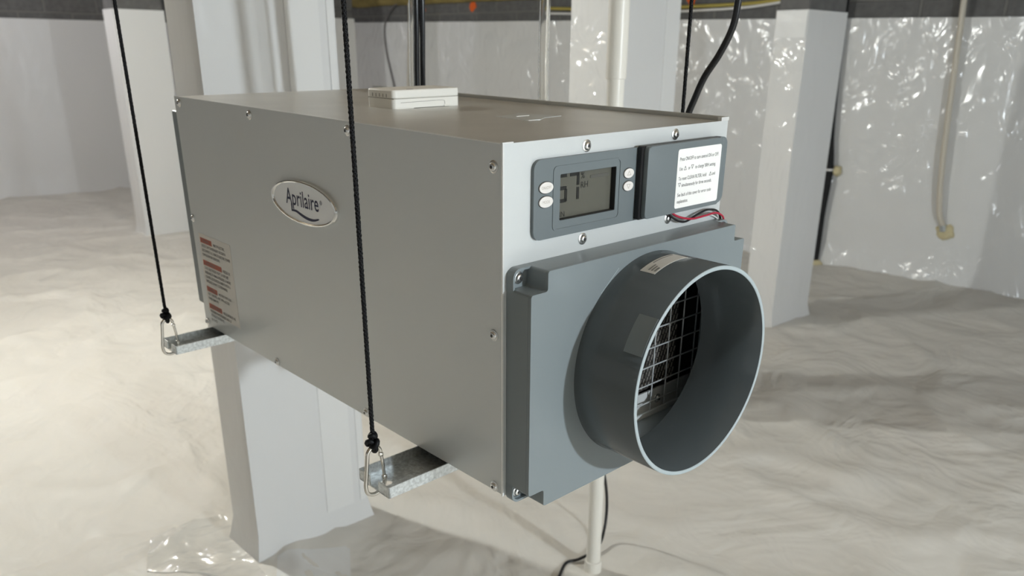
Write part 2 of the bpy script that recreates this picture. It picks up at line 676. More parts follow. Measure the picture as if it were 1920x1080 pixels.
pier(0.228, 0.540, 1.150, 1.290, 0.80, 'nearest white plastic-wrapped pier, behind the dehumidifier', 'sheet_pier', 'sheet_pier',
     [('front', 0.035, 0.115, -0.70, 0.78), ('front', 0.135, 0.150, -0.70, 0.78)], blocks=False)
pier(1.507, 1.850, 1.200, 1.360, 0.80, 'wrapped pier with a gleaming side, just behind the white drain pipe', 'sheet_pier_crinkled', 'sheet_pier',
     [('front', 0.095, 0.165, -0.70, 0.78)], blocks=False)
pier(2.850, 3.180, 1.300, 1.450, 0.607, 'wrapped pier ending below bare block, beside the black insulated line', 'sheet_pier_crinkled', 'sheet_pier',
     [('left', -0.07, 0.07, 0.50, 0.603)])
pier(1.450, 1.770, 5.262, 5.440, 0.672, 'far bright wrapped pier to the left of the nearest pier', 'sheet_pier', 'sheet_pier')
pier(2.880, 3.205, 5.262, 5.440, 0.672, 'far wrapped pier mostly hidden, to the right of the nearest pier', 'sheet_pier', 'sheet_pier')


# ------------------------------------------------------------------ bulbs on the joists
def light_bulb(pos, strength, col, label):
    e = empty('light_bulb', Matrix.Translation((pos[0], pos[1], ZJ)))
    tag(e, label, 'light bulb', 'bare bulbs')
    dz = ZJ - pos[2]
    bm = bmesh.new()
    add_lathe(bm, [(0.0, 0), (0.055, 0), (0.055, -0.02), (0.03, -0.035), (0.02, -0.05), (0.016, -dz + 0.05), (0.0, -dz + 0.05)],
              lambda a, r, d: (r * math.cos(a), r * math.sin(a), d), 24)
    obj('socket', bm, 'socket', e, smooth=True, ang=40)
    bm = bmesh.new()
    R = 0.042
    prof = [(0.0, -R)] + [(R * math.sin(t), -R * math.cos(t)) for t in [math.pi * k / 12 for k in range(1, 11)]] + [(0.014, R * 1.05), (0.0, R * 1.1)]
    add_lathe(bm, prof, lambda a, r, d: (r * math.cos(a), r * math.sin(a), d - dz), 20)
    m = mat('bulb_%d' % int(strength * 10 + pos[1] * 3), (0.9, 0.9, 0.9), 0.4, emit=(col, strength))
    obj('glass', bm, m.name if m.name in MATS else list(MATS)[-1], e, smooth=True)


for L in LAMPS:
    light_bulb(*L)

# ------------------------------------------------------------------ the dehumidifier (built in its own frame)
W, D, H = 0.340, 0.7095, 0.3475
U = empty('dehumidifier', M4)
tag(U, 'grey metal dehumidifier box with round duct collar, hung from black ropes', 'dehumidifier')

T = 0.0015
box('side_panel', 'paint_grey', U, 0.0, T, 0.002, D, 0.0, H, 0.0005, 1)
box('side_panel', 'paint_grey', U, W - T, W, 0.004, D, 0.0, H + 0.004, 0.0005, 1)
bm = bmesh.new()
add_box(bm, T, W - 0.006, 0.004, D, H - 0.0025, H - 0.0006, 0, 0.0004, 1)
tp = obj('top_panel', bm, 'paint_top_reflection', U)
box('edge_strip', 'bare_edge', U, 0.0, 0.0022, 0.004, D, H - 0.0006, H + 0.0003)
box('seam_gap', 'dark_gap', U, W - 0.006, W - T, 0.004, D, H - 0.006, H - 0.004)
box('back_panel', 'paint_grey', U, T, W - T, D - 0.0025, D - 0.0005, 0.001, H - 0.003)
box('bottom_panel', 'paint_grey', U, T, W - T, 0.004, D - 0.003, 0.0, 0.0015)

# front panel: a tray with openings for the screen and the duct
bm = bmesh.new()
add_prism(bm, rrect(0.0005, W - 0.0005, -0.001, H, 0.0012, 2),
          [[(0.068, 0.2725), (0.147, 0.2725), (0.147, 0.3155), (0.068, 0.3155)],
           [(0.02, 0.02), (0.325, 0.02), (0.325, 0.222), (0.02, 0.222)]], -0.0005, 0.0012, fput)
fp = obj('front_panel', bm, 'paint_grey', U)
box('front_flange', 'bare_edge', U, -0.0008, 0.0006, -0.001, 0.001, -0.001, H + 0.0006)
box('front_flange', 'bare_edge', U, -0.0008, 0.012, -0.0008, 0.0006, H, H + 0.0012)
box('front_flange', 'bare_edge', U, W - 0.014, W + 0.0004, -0.0008, 0.004, H, H + 0.0040)

# screws: flanged button heads with a star recess
bm = bmesh.new()
add_lathe(bm, [(0.0058, 0.0), (0.0058, 0.0007), (0.0050, 0.0011), (0.0042, 0.0012), (0.0040, 0.0022), (0.0031, 0.0031), (0.0016, 0.0034), (0.0, 0.0034)],
          lambda a, r, d: (r * math.cos(a), -d, r * math.sin(a)), 24)
star = [((0.0019 if k % 2 else 0.0013) * math.cos(math.pi * k / 6), (0.0019 if k % 2 else 0.0013) * math.sin(math.pi * k / 6)) for k in range(12)]
add_prism(bm, star, [], -0.0030, -0.00355, fput, 1)
so = obj('screw', bm, ['screw', 'recess'], U, smooth=True, ang=40)
SCREW = so.data
so.location = (0.106, -0.0005, 0.338)
for (x, z) in ((0.243, 0.339), (0.105, 0.249), (0.241, 0.2505)):
    inst('screw', SCREW, U, (x, -0.0005, z), (0, random.random(), 0))
SIDE_ROT = (0, 0, -math.pi / 2)
for (y, z) in ((0.0115, 0.327), (0.012, 0.170), (0.012, 0.0055), (0.692, 0.339), (0.474, 0.338), (0.247, 0.338),
               (0.702, 0.172), (0.702, 0.0065), (0.473, 0.0055), (0.248, 0.006)):
    s = inst('screw', SCREW, U, (0.0, y, z), SIDE_ROT)
    s.rotation_euler = (0, 0, -math.pi / 2)

# control panel
cp = prism('control_panel', 'plastic_panel', U, rrect(0.034, 0.337, 0.2575, 0.331, 0.009),
           [rrect(0.068, 0.147, 0.2725, 0.3155, 0.001, 2)], -0.0005, -0.0042, fput)
prism('screen_surround', 'plastic_panel', cp, rrect(0.0585, 0.1535, 0.2635, 0.3235, 0.005),
      [rrect(0.0600, 0.1520, 0.2650, 0.3220, 0.004)], -0.0042, -0.0048, fput)
prism('screen_bezel', 'black', cp, rrect(0.0672, 0.1478, 0.2717, 0.3163, 0.001, 2),
      [rrect(0.0686, 0.1466, 0.2731, 0.3151, 0.001, 2)], -0.0036, 0.0020, fput)
lc = box('screen', 'lcd', cp, 0.0680, 0.1470, 0.0018, 0.0030, 0.2725, 0.3155)


def seg7(ch, x, z, w, h, t):
    on = {'6': 'acdefg', '7': 'abc'}[ch]
    k = 0.0010
    m = h / 2
    S = {'a': (x + k, x + w - k, z + h - t, z + h), 'd': (x + k, x + w - k, z, z + t), 'g': (x + k, x + w - k, z + m - t / 2, z + m + t / 2),
         'f': (x, x + t, z + m + k, z + h - k), 'b': (x + w - t, x + w, z + m + k, z + h - k),
         'e': (x, x + t, z + k, z + m - k), 'c': (x + w - t, x + w, z + k, z + m - k)}
    bm = bmesh.new()
    for s in on:
        a, b, c, d = S[s]
        add_prism(bm, [(a, c), (b, c), (b, d), (a, d)], [], 0.0014, 0.0017, fput)
    return obj('digit', bm, 'lcd_ink', lc)


seg7('6', 0.0695, 0.2875, 0.0140, 0.0270, 0.0035)
seg7('7', 0.0860, 0.2875, 0.0140, 0.0270, 0.0035)
lettering('lettering', '%', 0.0085, 'lcd_ink', lc, 0.1018, 0.3075, 0.0016, fput)
lettering('lettering', 'RH', 0.0085, 'lcd_ink', lc, 0.1018, 0.2985, 0.0016, fput)
lettering('lettering', 'IN', 0.0075, 'lcd_ink', lc, 0.0735, 0.2740, 0.0016, fput)
prism('lettering', 'lcd_faint', lc, [(0.1155, 0.3065), (0.1420, 0.3065), (0.1420, 0.3095), (0.1155, 0.3095)], [], 0.0014, 0.0017, fput)

for (x, z, a, b, tx) in ((0.049, 0.3055, 0.0088, 0.0051, 'ON/OFF'), (0.049, 0.2925, 0.0088, 0.0051, 'MODE'),
                         (0.1655, 0.3070, 0.0074, 0.0047, 'up'), (0.1655, 0.2943, 0.0074, 0.0047, 'down')):
    bt = prism('button', 'button', cp, ellipse(x, z, a, b, 32), [], -0.0042, -0.0054, fput, smooth=True)
    prism('button_well', 'dark_gap', bt, ellipse(x, z, a + 0.0007, b + 0.0007, 32), [], -0.0040, -0.0044, fput)
    if tx in ('up', 'down'):
        s = 1 if tx == 'up' else -1
        tri = [(x - 0.0030, z - s * 0.0020), (x + 0.0030, z - s * 0.0020), (x, z + s * 0.0026)]
        tri2 = [(x + (u - x) * 0.72, z + (v - z) * 0.72 - s * 0.00) for u, v in tri]
        prism('lettering', 'button_ink', bt, tri, [tri2], -0.0054, -0.00555, fput)
    else:
        lettering('lettering', tx, 0.0038, 'button_ink', bt, x, z - 0.0013, -0.0055, fput, 0.9, 'CENTER')

# hinged cover with its instruction sticker
bm = bmesh.new()
add_prism(bm, rrect(0.1805, 0.3125, 0.2600, 0.3325, 0.0045, 5), [], -0.0042, -0.0165, fput)
ed = [e for e in bm.edges if abs(e.verts[0].co.y + 0.0165) < 1e-6 and abs(e.verts[1].co.y + 0.0165) < 1e-6]
bmesh.ops.bevel(bm, geom=ed, offset=0.0014, segments=3, profile=0.5, affect='EDGES')
cv = obj('cover', bm, 'plastic_panel', cp, smooth=True, ang=40)
box('cover_rim', 'black', cp, 0.1775, 0.3135, -0.0110, -0.0042, 0.2588, 0.3328, 0.001, 1)
YS = -0.0167
st = prism('sticker', 'sticker', cv, rrect(0.2295, 0.3075, 0.2645, 0.3260, 0.0028), [], -0.0165, YS, fput)
st['label'] = 'white instruction sticker with black lettering'
TS = 0.0053
YT = YS - 0.00012


def tri_mark(u, v, up):
    s = 0.0046
    t = [(u, v), (u + s, v), (u + s / 2, v + s * 0.95)] if up else [(u, v + s * 0.95), (u + s / 2, v), (u + s, v + s * 0.95)]
    cx, cz = sum(p[0] for p in t) / 3, sum(p[1] for p in t) / 3
    t2 = [(cx + (a - cx) * 0.68, cz + (b - cz) * 0.68) for a, b in t]
    prism('lettering', 'ink', cv, t, [t2], YT, YT + 0.0001, fput)


XS = 0.76
lettering('lettering', 'Press ON/OFF to turn control ON or OFF.', TS, 'ink', cv, 0.2330, 0.3140, YT, fput, 0.74)
lettering('lettering', 'Use', TS, 'ink', cv, 0.2330, 0.3040, YT, fput, XS)
tri_mark(0.2412, 0.3040, True)
lettering('lettering', 'or', TS, 'ink', cv, 0.2485, 0.3040, YT, fput, XS)
tri_mark(0.2535, 0.3040, False)
lettering('lettering', 'to change %RH setting.', TS, 'ink', cv, 0.2610, 0.3040, YT, fput, XS)
lettering('lettering', 'To reset CLEAN FILTER, hold', TS, 'ink', cv, 0.2330, 0.2938, YT, fput, XS)
tri_mark(0.2880, 0.2938, True)
lettering('lettering', 'and', TS, 'ink', cv, 0.2935, 0.2938, YT, fput, XS)
tri_mark(0.2330, 0.2868, False)
lettering('lettering', 'simultaneously for three seconds.', TS, 'ink', cv, 0.2388, 0.2868, YT, fput, XS)
lettering('lettering', 'See back of this cover for error code', TS, 'ink', cv, 0.2330, 0.2768, YT, fput, XS)
lettering('lettering', 'explanation.', TS, 'ink', cv, 0.2330, 0.2698, YT, fput, XS)

# low-voltage wires leaving the cover
tube('wire', 'red_wire', U, [(0.236, -0.004, 0.262), (0.248, -0.006, 0.2535), (0.270, -0.010, 0.2475), (0.295, -0.012, 0.2480), (0.320, -0.010, 0.2475), (0.338, -0.008, 0.2395), (0.345, -0.004, 0.228)], 0.0012, 8)
tube('wire', 'black', U, [(0.232, -0.004, 0.262), (0.244, -0.006, 0.2510), (0.262, -0.008, 0.2450), (0.288, -0.007, 0.2500), (0.310, -0.006, 0.2520), (0.330, -0.005, 0.2470), (0.343, -0.003, 0.232)], 0.0012, 8)
tube('wire', 'white_wire', U, [(0.240, -0.003, 0.262), (0.246, -0.003, 0.2545), (0.262, -0.004, 0.2485), (0.290, -0.003, 0.2460), (0.320, -0.003, 0.2440), (0.342, -0.002, 0.234)], 0.0009, 8)

# oval badge on the side: chrome ring, face whitened for its bright reflections, lettering with its swoosh
BY, BZ = 0.3535, 0.2455
BA, BB = 0.0775, 0.0262
bu = -BY
bd = empty('badge', None)
bd.parent = U
bm = bmesh.new()
ring = []
for (s, d) in ((1.0, 0.0), (1.0, -0.003), (0.980, -0.0044), (0.945, -0.0048), (0.905, -0.0038), (0.895, -0.003)):
    a = BA - (1 - s) * BA * 0.8
    b = BB - (1 - s) * BA * 0.42
    ring.append([bm.verts.new(sput(u, v, d)) for u, v in ellipse(bu, BZ, a, b, 72)])
for i in range(len(ring) - 1):
    for k in range(72):
        bm.faces.new((ring[i][k], ring[i][(k + 1) % 72], ring[i + 1][(k + 1) % 72], ring[i + 1][k]))
bf = bm.faces.new(ring[-1])
bf.material_index = 1
bo = obj('badge', bm, ['chrome', 'badge_face'], U, smooth=True, ang=30)
bpy.data.objects.remove(bd)
bo['label'] = 'oval chrome-rimmed badge with dark blue lettering'
lettering('lettering', 'Aprilaire', 0.0275, 'navy', bo, bu - 0.0015, BZ - 0.0050, -0.0032, sput, 0.80, 'CENTER', 0.0002)
lettering('lettering', '\u00ae', 0.007, 'navy', bo, bu + 0.0400, BZ + 0.0040, -0.0032, sput)
bm = bmesh.new()
cu = [(-0.0285, -0.0125), (-0.018, -0.0120), (-0.006, -0.0148), (0.008, -0.0172), (0.022, -0.0172), (0.036, -0.0140)]
cp_ = tube_pts([(u, v, 0) for u, v in cu], 6)
th = [0.0009 + 0.0009 * math.sin(math.pi * min(1, i / (len(cp_) - 1) * 1.0)) if i < len(cp_) - 1 else 0.0001 for i in range(len(cp_))]
poly = [(bu + p.x, BZ + p.y + t) for p, t in zip(cp_, th)] + [(bu + p.x, BZ + p.y - t) for p, t in reversed(list(zip(cp_, th)))]
add_prism(bm, poly, [], -0.0030, -0.0032, sput)
add_prism(bm, [(bu - 0.0290, BZ - 0.0134), (bu - 0.0262, BZ - 0.0134), (bu - 0.0262, BZ - 0.0040), (bu - 0.0290, BZ - 0.0040)], [], -0.0030, -0.0032, sput)
obj('swoosh', bm, 'navy', bo)

# warning label near the back edge
LY0, LY1, LZ0, LZ1 = 0.690, 0.583, 0.0255, 0.1515
wl = prism('warning_label', 'sticker_warm', U, [(-LY0, LZ0), (-LY1, LZ0), (-LY1, LZ1), (-LY0, LZ1)], [], 0.0, -0.0004, sput)
wl['label'] = 'white warning label with red blocks and small print'
lu = -LY0 + 0.006
rows = [('R', 'WARNING', 0.040, 'RISK OF ELECTRIC'), ('T', 'SHOCK CAN CAUSE INJURY OR DEATH'), ('T', 'DISCONNECT ALL REMOTE ELECTRIC POWER'), ('T', 'SUPPLIES BEFORE SERVICING'),
        ('R', 'AVERTISSEMENT', 0.064, 'RISQUE DE'), ('T', 'CHOC ELECTRIQUE, PEUT CAUSER DES'), ('T', 'BLESSURES ET MEME ENTRAINER LA MORT'), ('T', 'COUPER LES SOURCES ALIMENTATION A'), ('T', 'DISTANCE AVANT LE DEPANNAGE'),
        ('R', 'WARNING', 0.037, 'MOVING PARTS, DO'), ('T', 'NOT OPERATE UNIT WITH ACCESS'), ('T', 'PANEL REMOVED'),
        ('R', 'AVERTISSEMENT', 0.045, 'PIECES MOBILES, NE'), ('T', 'PAS FAIRE FONCTIONNER SANS LE'), ('T', 'PANNEAU DE SERVICE'), ('T', 'EN PLACE')]
z = LZ1 - 0.0060
for r in rows:
    if r[0] == 'R':
        z -= 0.0058
        prism('red_block', 'ink_red', wl, [(lu - 0.002, z - 0.0018), (lu - 0.002 + r[2], z - 0.0018), (lu - 0.002 + r[2], z + 0.0062), (lu - 0.002, z + 0.0062)], [], -0.0004, -0.0005, sput)
        lettering('lettering', r[1], 0.0062, 'ink_grey', wl, lu + 0.006, z, -0.0006, sput, 0.75)
        lettering('lettering', r[3], 0.0058, 'ink_grey', wl, lu + r[2] + 0.003, z - 0.0008, -0.0006, sput, 0.8, bold=0.0001)
        z -= 0.0080
    else:
        lettering('lettering', r[1], 0.0058, 'ink_grey', wl, lu, z, -0.0006, sput, 0.80, bold=0.0001)
        z -= 0.0070

# duct plate: hollow moulding with notched corners, and its round collar
PX0, PX1, PZ0, PZ1, PY = 0.004, 0.346, -0.008, 0.2375, -0.034
NX, NZ = 0.021, 0.019
CX, CZ, CR = 0.175, 0.120, 0.110
body = [(PX0 + NX, PZ0), (PX1 - NX, PZ0), (PX1 - NX, PZ0 + NZ), (PX1, PZ0 + NZ), (PX1, PZ1 - NZ), (PX1 - NX, PZ1 - NZ), (PX1 - NX, PZ1),
        (PX0 + NX, PZ1), (PX0 + NX, PZ1 - NZ), (PX0, PZ1 - NZ), (PX0, PZ0 + NZ), (PX0 + NX, PZ0 + NZ)]


def round_poly(pts, rr, n=4):
    out = []
    m = len(pts)
    for i, p in enumerate(pts):
        a, b, c = Vector(pts[i - 1]), Vector(p), Vector(pts[(i + 1) % m])
        r = rr
        d1, d2 = (a - b).normalized(), (c - b).normalized()
        for k in range(n + 1):
            t = k / n
            q = (b + d1 * r) * (1 - t) ** 2 + b * 2 * t * (1 - t) + (b + d2 * r) * t ** 2
            out.append((q.x, q.y))
    return out


rb = round_poly(body, 0.003)
inner = round_poly([(0.028, 0.014), (0.322, 0.014), (0.322, 0.216), (0.028, 0.216)], 0.004)
bm = bmesh.new()
# face with the round opening, then the hollow skirt behind it
add_prism(bm, rb, [ellipse(CX, CZ, CR - 0.004, CR - 0.004, 96)], PY, PY + 0.004, fput)
add_prism(bm, rb, [inner], PY + 0.004, -0.0006, fput)
ed = [e for e in bm.edges if all(abs(v.co.y - PY) < 1e-6 for v in e.verts) and len(e.link_faces) == 2
      and any(all(abs(v.co.y - PY) < 1e-6 for v in f.verts) for f in e.link_faces)
      and not all(all(abs(v.co.y - PY) < 1e-6 for v in f.verts) for f in e.link_faces)
      and (Vector((e.verts[0].co.x - CX, e.verts[0].co.z - CZ)).length > CR + 0.002)]
dp = obj('duct_plate', bm, 'plastic', U, smooth=True, ang=32)
bv = dp.modifiers.new('soft_edges', 'BEVEL')
bv.width = 0.0013
bv.segments = 2
bv.limit_method = 'ANGLE'
bv.angle_limit = math.radians(60)
for (sx, sz, cx, cz) in ((1, 1, PX0, PZ0), (-1, 1, PX1, PZ0), (1, -1, PX0, PZ1), (-1, -1, PX1, PZ1)):
    r = 0.009
    pts = [(cx + sx * (NX + 0.003), cz)]
    for k in range(7):
        a = math.pi / 2 * k / 6
        pts.append((cx + sx * (r - r * math.sin(a)), cz + sz * (r - r * math.cos(a))))
    pts += [(cx, cz + sz * (NZ + 0.003)), (cx + sx * (NX + 0.003), cz + sz * (NZ + 0.003))]
    ear = prism('mounting_ear', 'plastic', dp, pts, [], -0.0006, -0.0060, fput)
    # raised lip round the outside of the ear
    op = pts[:-1]
    ip = []
    for (u, v) in op:
        ip.append((u + (cx + sx * NX - u) * 0.10, v + (cz + sz * NZ - v) * 0.12))
    prism('lip', 'plastic', ear, op + ip[::-1], [], -0.0060, -0.0100, fput)
    inst('screw', SCREW, ear, (cx + sx * 0.0098, -0.0060, cz + sz * 0.0098), (0, 0.4, 0))
bm = bmesh.new()
add_prism(bm, [(0.0985, 0.2020), (0.0990, 0.2018), (0.1235, 0.2228), (0.1230, 0.2232)], [], PY, PY - 0.00015, fput)
obj('scratch', bm, 'rim', dp)


def cput(a, r, d):
    return (CX + r * math.cos(a), d, CZ + r * math.sin(a))


bm = bmesh.new()
rr, dd = CR, -0.110
add_lathe(bm, [(rr + 0.0012, PY + 0.001), (rr + 0.0005, PY - 0.002), (rr, PY - 0.004), (rr, dd + 0.0006)], cput, 128, mi=0)
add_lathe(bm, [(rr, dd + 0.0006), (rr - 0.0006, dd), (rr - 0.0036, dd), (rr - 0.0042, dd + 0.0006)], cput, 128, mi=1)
add_lathe(bm, [(rr - 0.0042, dd + 0.0006), (rr - 0.0044, PY + 0.0035), (rr - 0.0030, PY + 0.0035), (rr - 0.0030, PY + 0.001), (rr + 0.0012, PY + 0.001)], cput, 128, mi=0)
bmesh.ops.remove_doubles(bm, verts=bm.verts[:], dist=1e-5)
collar = obj('duct_collar', bm, ['plastic_gloss', 'rim'], U, smooth=True, ang=50)


def collar_patch(name, m, a0, a1, d0, d1, skew=0.0, lift=0.0004, parent=None):
    bm = bmesh.new()
    n = 14
    g = [[], [], [], []]
    for i in range(n + 1):
        t = i / n
        a = math.radians(a0 + (a1 - a0) * t)
        o = skew * (t - 0.5)
        for j, (r, d) in enumerate(((rr + 0.0001, d0 + o), (rr + lift, d0 + o), (rr + lift, d1 + o), (rr + 0.0001, d1 + o))):
            g[j].append(bm.verts.new(cput(a, r, d)))
    for j in range(4):
        for i in range(n):
            bm.faces.new((g[j][i], g[j][i + 1], g[(j + 1) % 4][i + 1], g[(j + 1) % 4][i]))
    for i in (0, n):
        bm.faces.new((g[0][i], g[1][i], g[2][i], g[3][i]))
    return obj(name, bm, m, parent or collar, smooth=True, ang=50)


cs = collar_patch('sticker', 'sticker_warm', 84, 112, -0.070, -0.052)
for k, (a0, a1, d0, d1) in enumerate(((106, 110, -0.068, -0.066), (105, 110, -0.064, -0.0625), (104, 110, -0.0605, -0.059), (87, 103, -0.0555, -0.0545))):
    collar_patch('print_line', 'ink_grey', a0, a1, d0, d1, lift=0.0006, parent=cs)
collar_patch('clear_patch', 'plastic', 137, 157, -0.108, -0.086)

# behind the collar: wire guard, filter and the metal floor of the inlet
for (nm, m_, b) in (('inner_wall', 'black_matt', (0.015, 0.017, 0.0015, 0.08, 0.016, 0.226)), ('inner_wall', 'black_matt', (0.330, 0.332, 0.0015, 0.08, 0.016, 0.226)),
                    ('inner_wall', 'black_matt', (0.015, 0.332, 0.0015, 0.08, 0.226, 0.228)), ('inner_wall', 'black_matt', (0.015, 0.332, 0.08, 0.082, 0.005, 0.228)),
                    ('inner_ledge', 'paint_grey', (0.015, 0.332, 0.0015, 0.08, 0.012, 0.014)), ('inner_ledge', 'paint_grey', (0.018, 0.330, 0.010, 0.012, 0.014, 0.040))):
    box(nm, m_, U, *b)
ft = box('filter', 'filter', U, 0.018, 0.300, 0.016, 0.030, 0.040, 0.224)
bm = bmesh.new()
ni, nj = 44, 26
for j in range(nj):
    for i in range(ni):
        u = 0.021 + 0.0063 * i + (0.00315 if j % 2 else 0)
        v = 0.043 + 0.0069 * j
        if u > 0.298:
            continue
        add_prism(bm, [(u, v), (u + 0.0012, v), (u + 0.0030, v + 0.0058), (u + 0.0018, v + 0.0058)], [], 0.0150, 0.0160, fput)
fm = obj('filter_mesh', bm, 'filter_rib', ft)
fm['kind'] = 'stuff'
gd = empty('wire_guard')
gd.parent = U
for k in range(9):
    zz = 0.030 + 0.0232 * k
    tube('guard_wire', 'wire_steel', gd, [(0.016, 0.0035, zz), (0.331, 0.0035, zz)], 0.0009, 8, 2)
for k in range(12):
    xx = 0.034 + 0.0262 * k
    tube('guard_wire', 'wire_steel', gd, [(xx, 0.0055, 0.016), (xx, 0.0055, 0.225)], 0.0009, 8, 2)
inst('screw', SCREW, U, (0.262, 0.010, 0.026), (0, 0.7, 0))

# the matching duct plate on the back of the box
bm = bmesh.new()
add_prism(bm, round_poly([(0.004, 0.030), (W - 0.004, 0.030), (W - 0.004, 0.326), (0.004, 0.326)], 0.004), [], D - 0.0005, D + 0.026, fput)
bp = obj('back_duct_plate', bm, 'plastic', U)
bm = bmesh.new()
add_lathe(bm, [(0.104, D + 0.026), (0.104, D + 0.085), (0.100, D + 0.085), (0.100, D + 0.026)], lambda a, r, d: (0.17 + r * math.cos(a), d, 0.178 + r * math.sin(a)), 64)
obj('back_duct_collar', bm, 'plastic_gloss', U, smooth=True, ang=40)

# torn clear tape left on the top sheet
bm = bmesh.new()
add_prism(bm, [(0.166, 0.196), (0.160, 0.140), (0.178, 0.136), (0.200, 0.150), (0.230, 0.154), (0.224, 0.170), (0.216, 0.212), (0.196, 0.200)], [], H - 0.0006, H - 0.0001, tput)
obj('tape_remnant', bm, 'paint_grey', U)
box('tape_curl', 'tape_clear', U, 0.180, 0.200, 0.1765, 0.1773, H - 0.0004, H + 0.0004)
box('tape_curl', 'tape_clear', U, 0.160, 0.178, 0.136, 0.1366, H - 0.0004, H + 0.0002)

# ------------------------------------------------------------------ data logger standing on the box
DL = empty('data_logger', M4 @ Matrix.Translation((0.127, 0.343, H - 0.0006)) @ Matrix.Rotation(math.radians(0.5), 4, 'Z'))
tag(DL, 'small cream plastic data logger lying on top of the dehumidifier', 'data logger')
lw, ld, lh = 0.106, 0.058, 0.0225
bm = bmesh.new()


def logger_half(z0, z1):
    add_prism(bm, rrect(0, lw, 0, ld, 0.006, 5), [], z0, z1, tput)


logger_half(0.0120, lh)
up_ = obj('upper_shell', bm, 'logger', DL, smooth=True, ang=40)
b_ = up_.modifiers.new('soft_edges', 'BEVEL')
b_.width = 0.0018
b_.segments = 3
b_.limit_method = 'ANGLE'
b_.angle_limit = math.radians(60)
bm = bmesh.new()
# lower shell with an arched cut along its front
nn = 24
add_prism(bm, rrect(0, lw, 0, ld, 0.006, 5), [], 0.0006, 0.0116, tput)
add_prism(bm, rrect(0, lw * 0.32, 0, ld, 0.006, 5), [], 0.0, 0.0008, tput)
add_prism(bm, rrect(lw * 0.80, lw, 0, ld, 0.006, 5), [], 0.0, 0.0008, tput)
obj('lower_shell', bm, 'logger', DL, smooth=True, ang=40)
box('seam', 'logger_seam', DL, 0.001, lw - 0.001, 0.001, ld - 0.001, 0.0114, 0.0122)
bm = bmesh.new()
pp = tube_pts([(lw * 0.10, 0.0072, 0), (lw * 0.45, 0.0078, 0), (lw * 0.74, 0.0078, 0), (lw * 0.755, 0.0070, 0), (lw * 0.76, 0.0030, 0)], 6)
add_tube(bm, [(p.x, -0.0001, p.y) for p in pp], 0.00025, 6)
obj('battery_door_line', bm, 'logger_seam', DL)
box('door_tab', 'logger', DL, lw * 0.745, lw * 0.84, -0.0012, 0.003, 0.0004, 0.0024, 0.0004, 1)
for k in range(5):
    box('vent_slot', 'logger_seam', DL, -0.0003, 0.0006, 0.014 + 0.0075 * k, 0.0152 + 0.0075 * k, 0.0135, 0.0175)
for k, (a, b, c) in enumerate(((0.024, 0.0006, 0.0026), (0.0265, 0.0002, 0.0030), (0.0290, 0.0006, 0.0022), (0.0315, 0.0004, 0.0028))):
    box('print_mark', 'purple_ink', DL, a, a + 0.0018, 0.0022 + b, 0.0022 + b + c, lh - 0.0002, lh + 0.0002)

# ------------------------------------------------------------------ galvanised channels carrying the box
CH, CT = 0.0138, 0.0016
X0, X1 = -0.077, 0.417


def channel(y0, y1, label):
    e = empty('support_channel', M4 @ Matrix.Translation((0, y0, -CH)))
    tag(e, label, 'channel', 'channels under the dehumidifier')
    wd = y1 - y0
    box('flange', 'galv', e, X0, X1, 0, CT, 0, CH - 0.0004, 0.0004, 1)
    box('flange', 'galv', e, X0, X1, wd - CT, wd, 0, CH - 0.0004, 0.0004, 1)
    prism('web', 'galv', e, [(X0, 0.001), (X1, 0.001), (X1, wd - 0.001), (X0, wd - 0.001)],
          [ellipse(X0 + 0.014, wd * 0.50, 0.0085, 0.0062, 24), ellipse(X1 - 0.014, wd * 0.50, 0.0085, 0.0062, 24)], 0, CT, tput)
    for x in (X0, X1 - CT):
        box('end_lip', 'galv', e, x, x + CT, 0, wd * 0.36, 0, CH - 0.001, 0.0003, 1)
        box('end_lip', 'galv', e, x, x + CT, wd * 0.64, wd, 0, CH - 0.001, 0.0003, 1)
    return e


channel(0.090, 0.146, 'galvanised steel channel under the duct collar end of the box')
channel(0.642, 0.692, 'galvanised steel channel under the far end of the box')


# ------------------------------------------------------------------ carabiners and ropes
def make_carabiner(label, mw):
    e = empty('carabiner', mw)
    tag(e, label, 'carabiner', 'carabiners on the channel ends')
    # local: x across (inner side +x), z up, z = 0 at the lowest point
    body = [(0.0095, 0, 0.0475), (0.0080, 0, 0.0520), (0.0035, 0, 0.0550), (-0.0020, 0, 0.0545), (-0.0060, 0, 0.0500), (-0.0070, 0, 0.0430), (-0.0092, 0, 0.0250),
            (-0.0108, 0, 0.0110), (-0.0085, 0, 0.0035), (-0.0010, 0, 0.0), (0.0070, 0, 0.0020), (0.0120, 0, 0.0080), (0.0128, 0, 0.0150)]
    tube('body', 'steel', e, body, 0.0022, 12, 8)
    tube('gate', 'steel', e, [(0.0128, 0, 0.0160), (0.0118, 0, 0.030), (0.0100, 0, 0.0440)], 0.0018, 10, 6)
    bm = bmesh.new()
    add_box(bm, 0.0103, 0.0152, -0.0024, 0.0024, 0.0140, 0.0185, 0, 0.0008, 2)
    obj('hinge', bm, 'steel', e, smooth=True, ang=40)
    bm = bmesh.new()
    add_box(bm, 0.0074, 0.0122, -0.0022, 0.0022, 0.0420, 0.0462, 0, 0.0008, 2)
    obj('latch', bm, 'steel', e, smooth=True, ang=40)
    return e


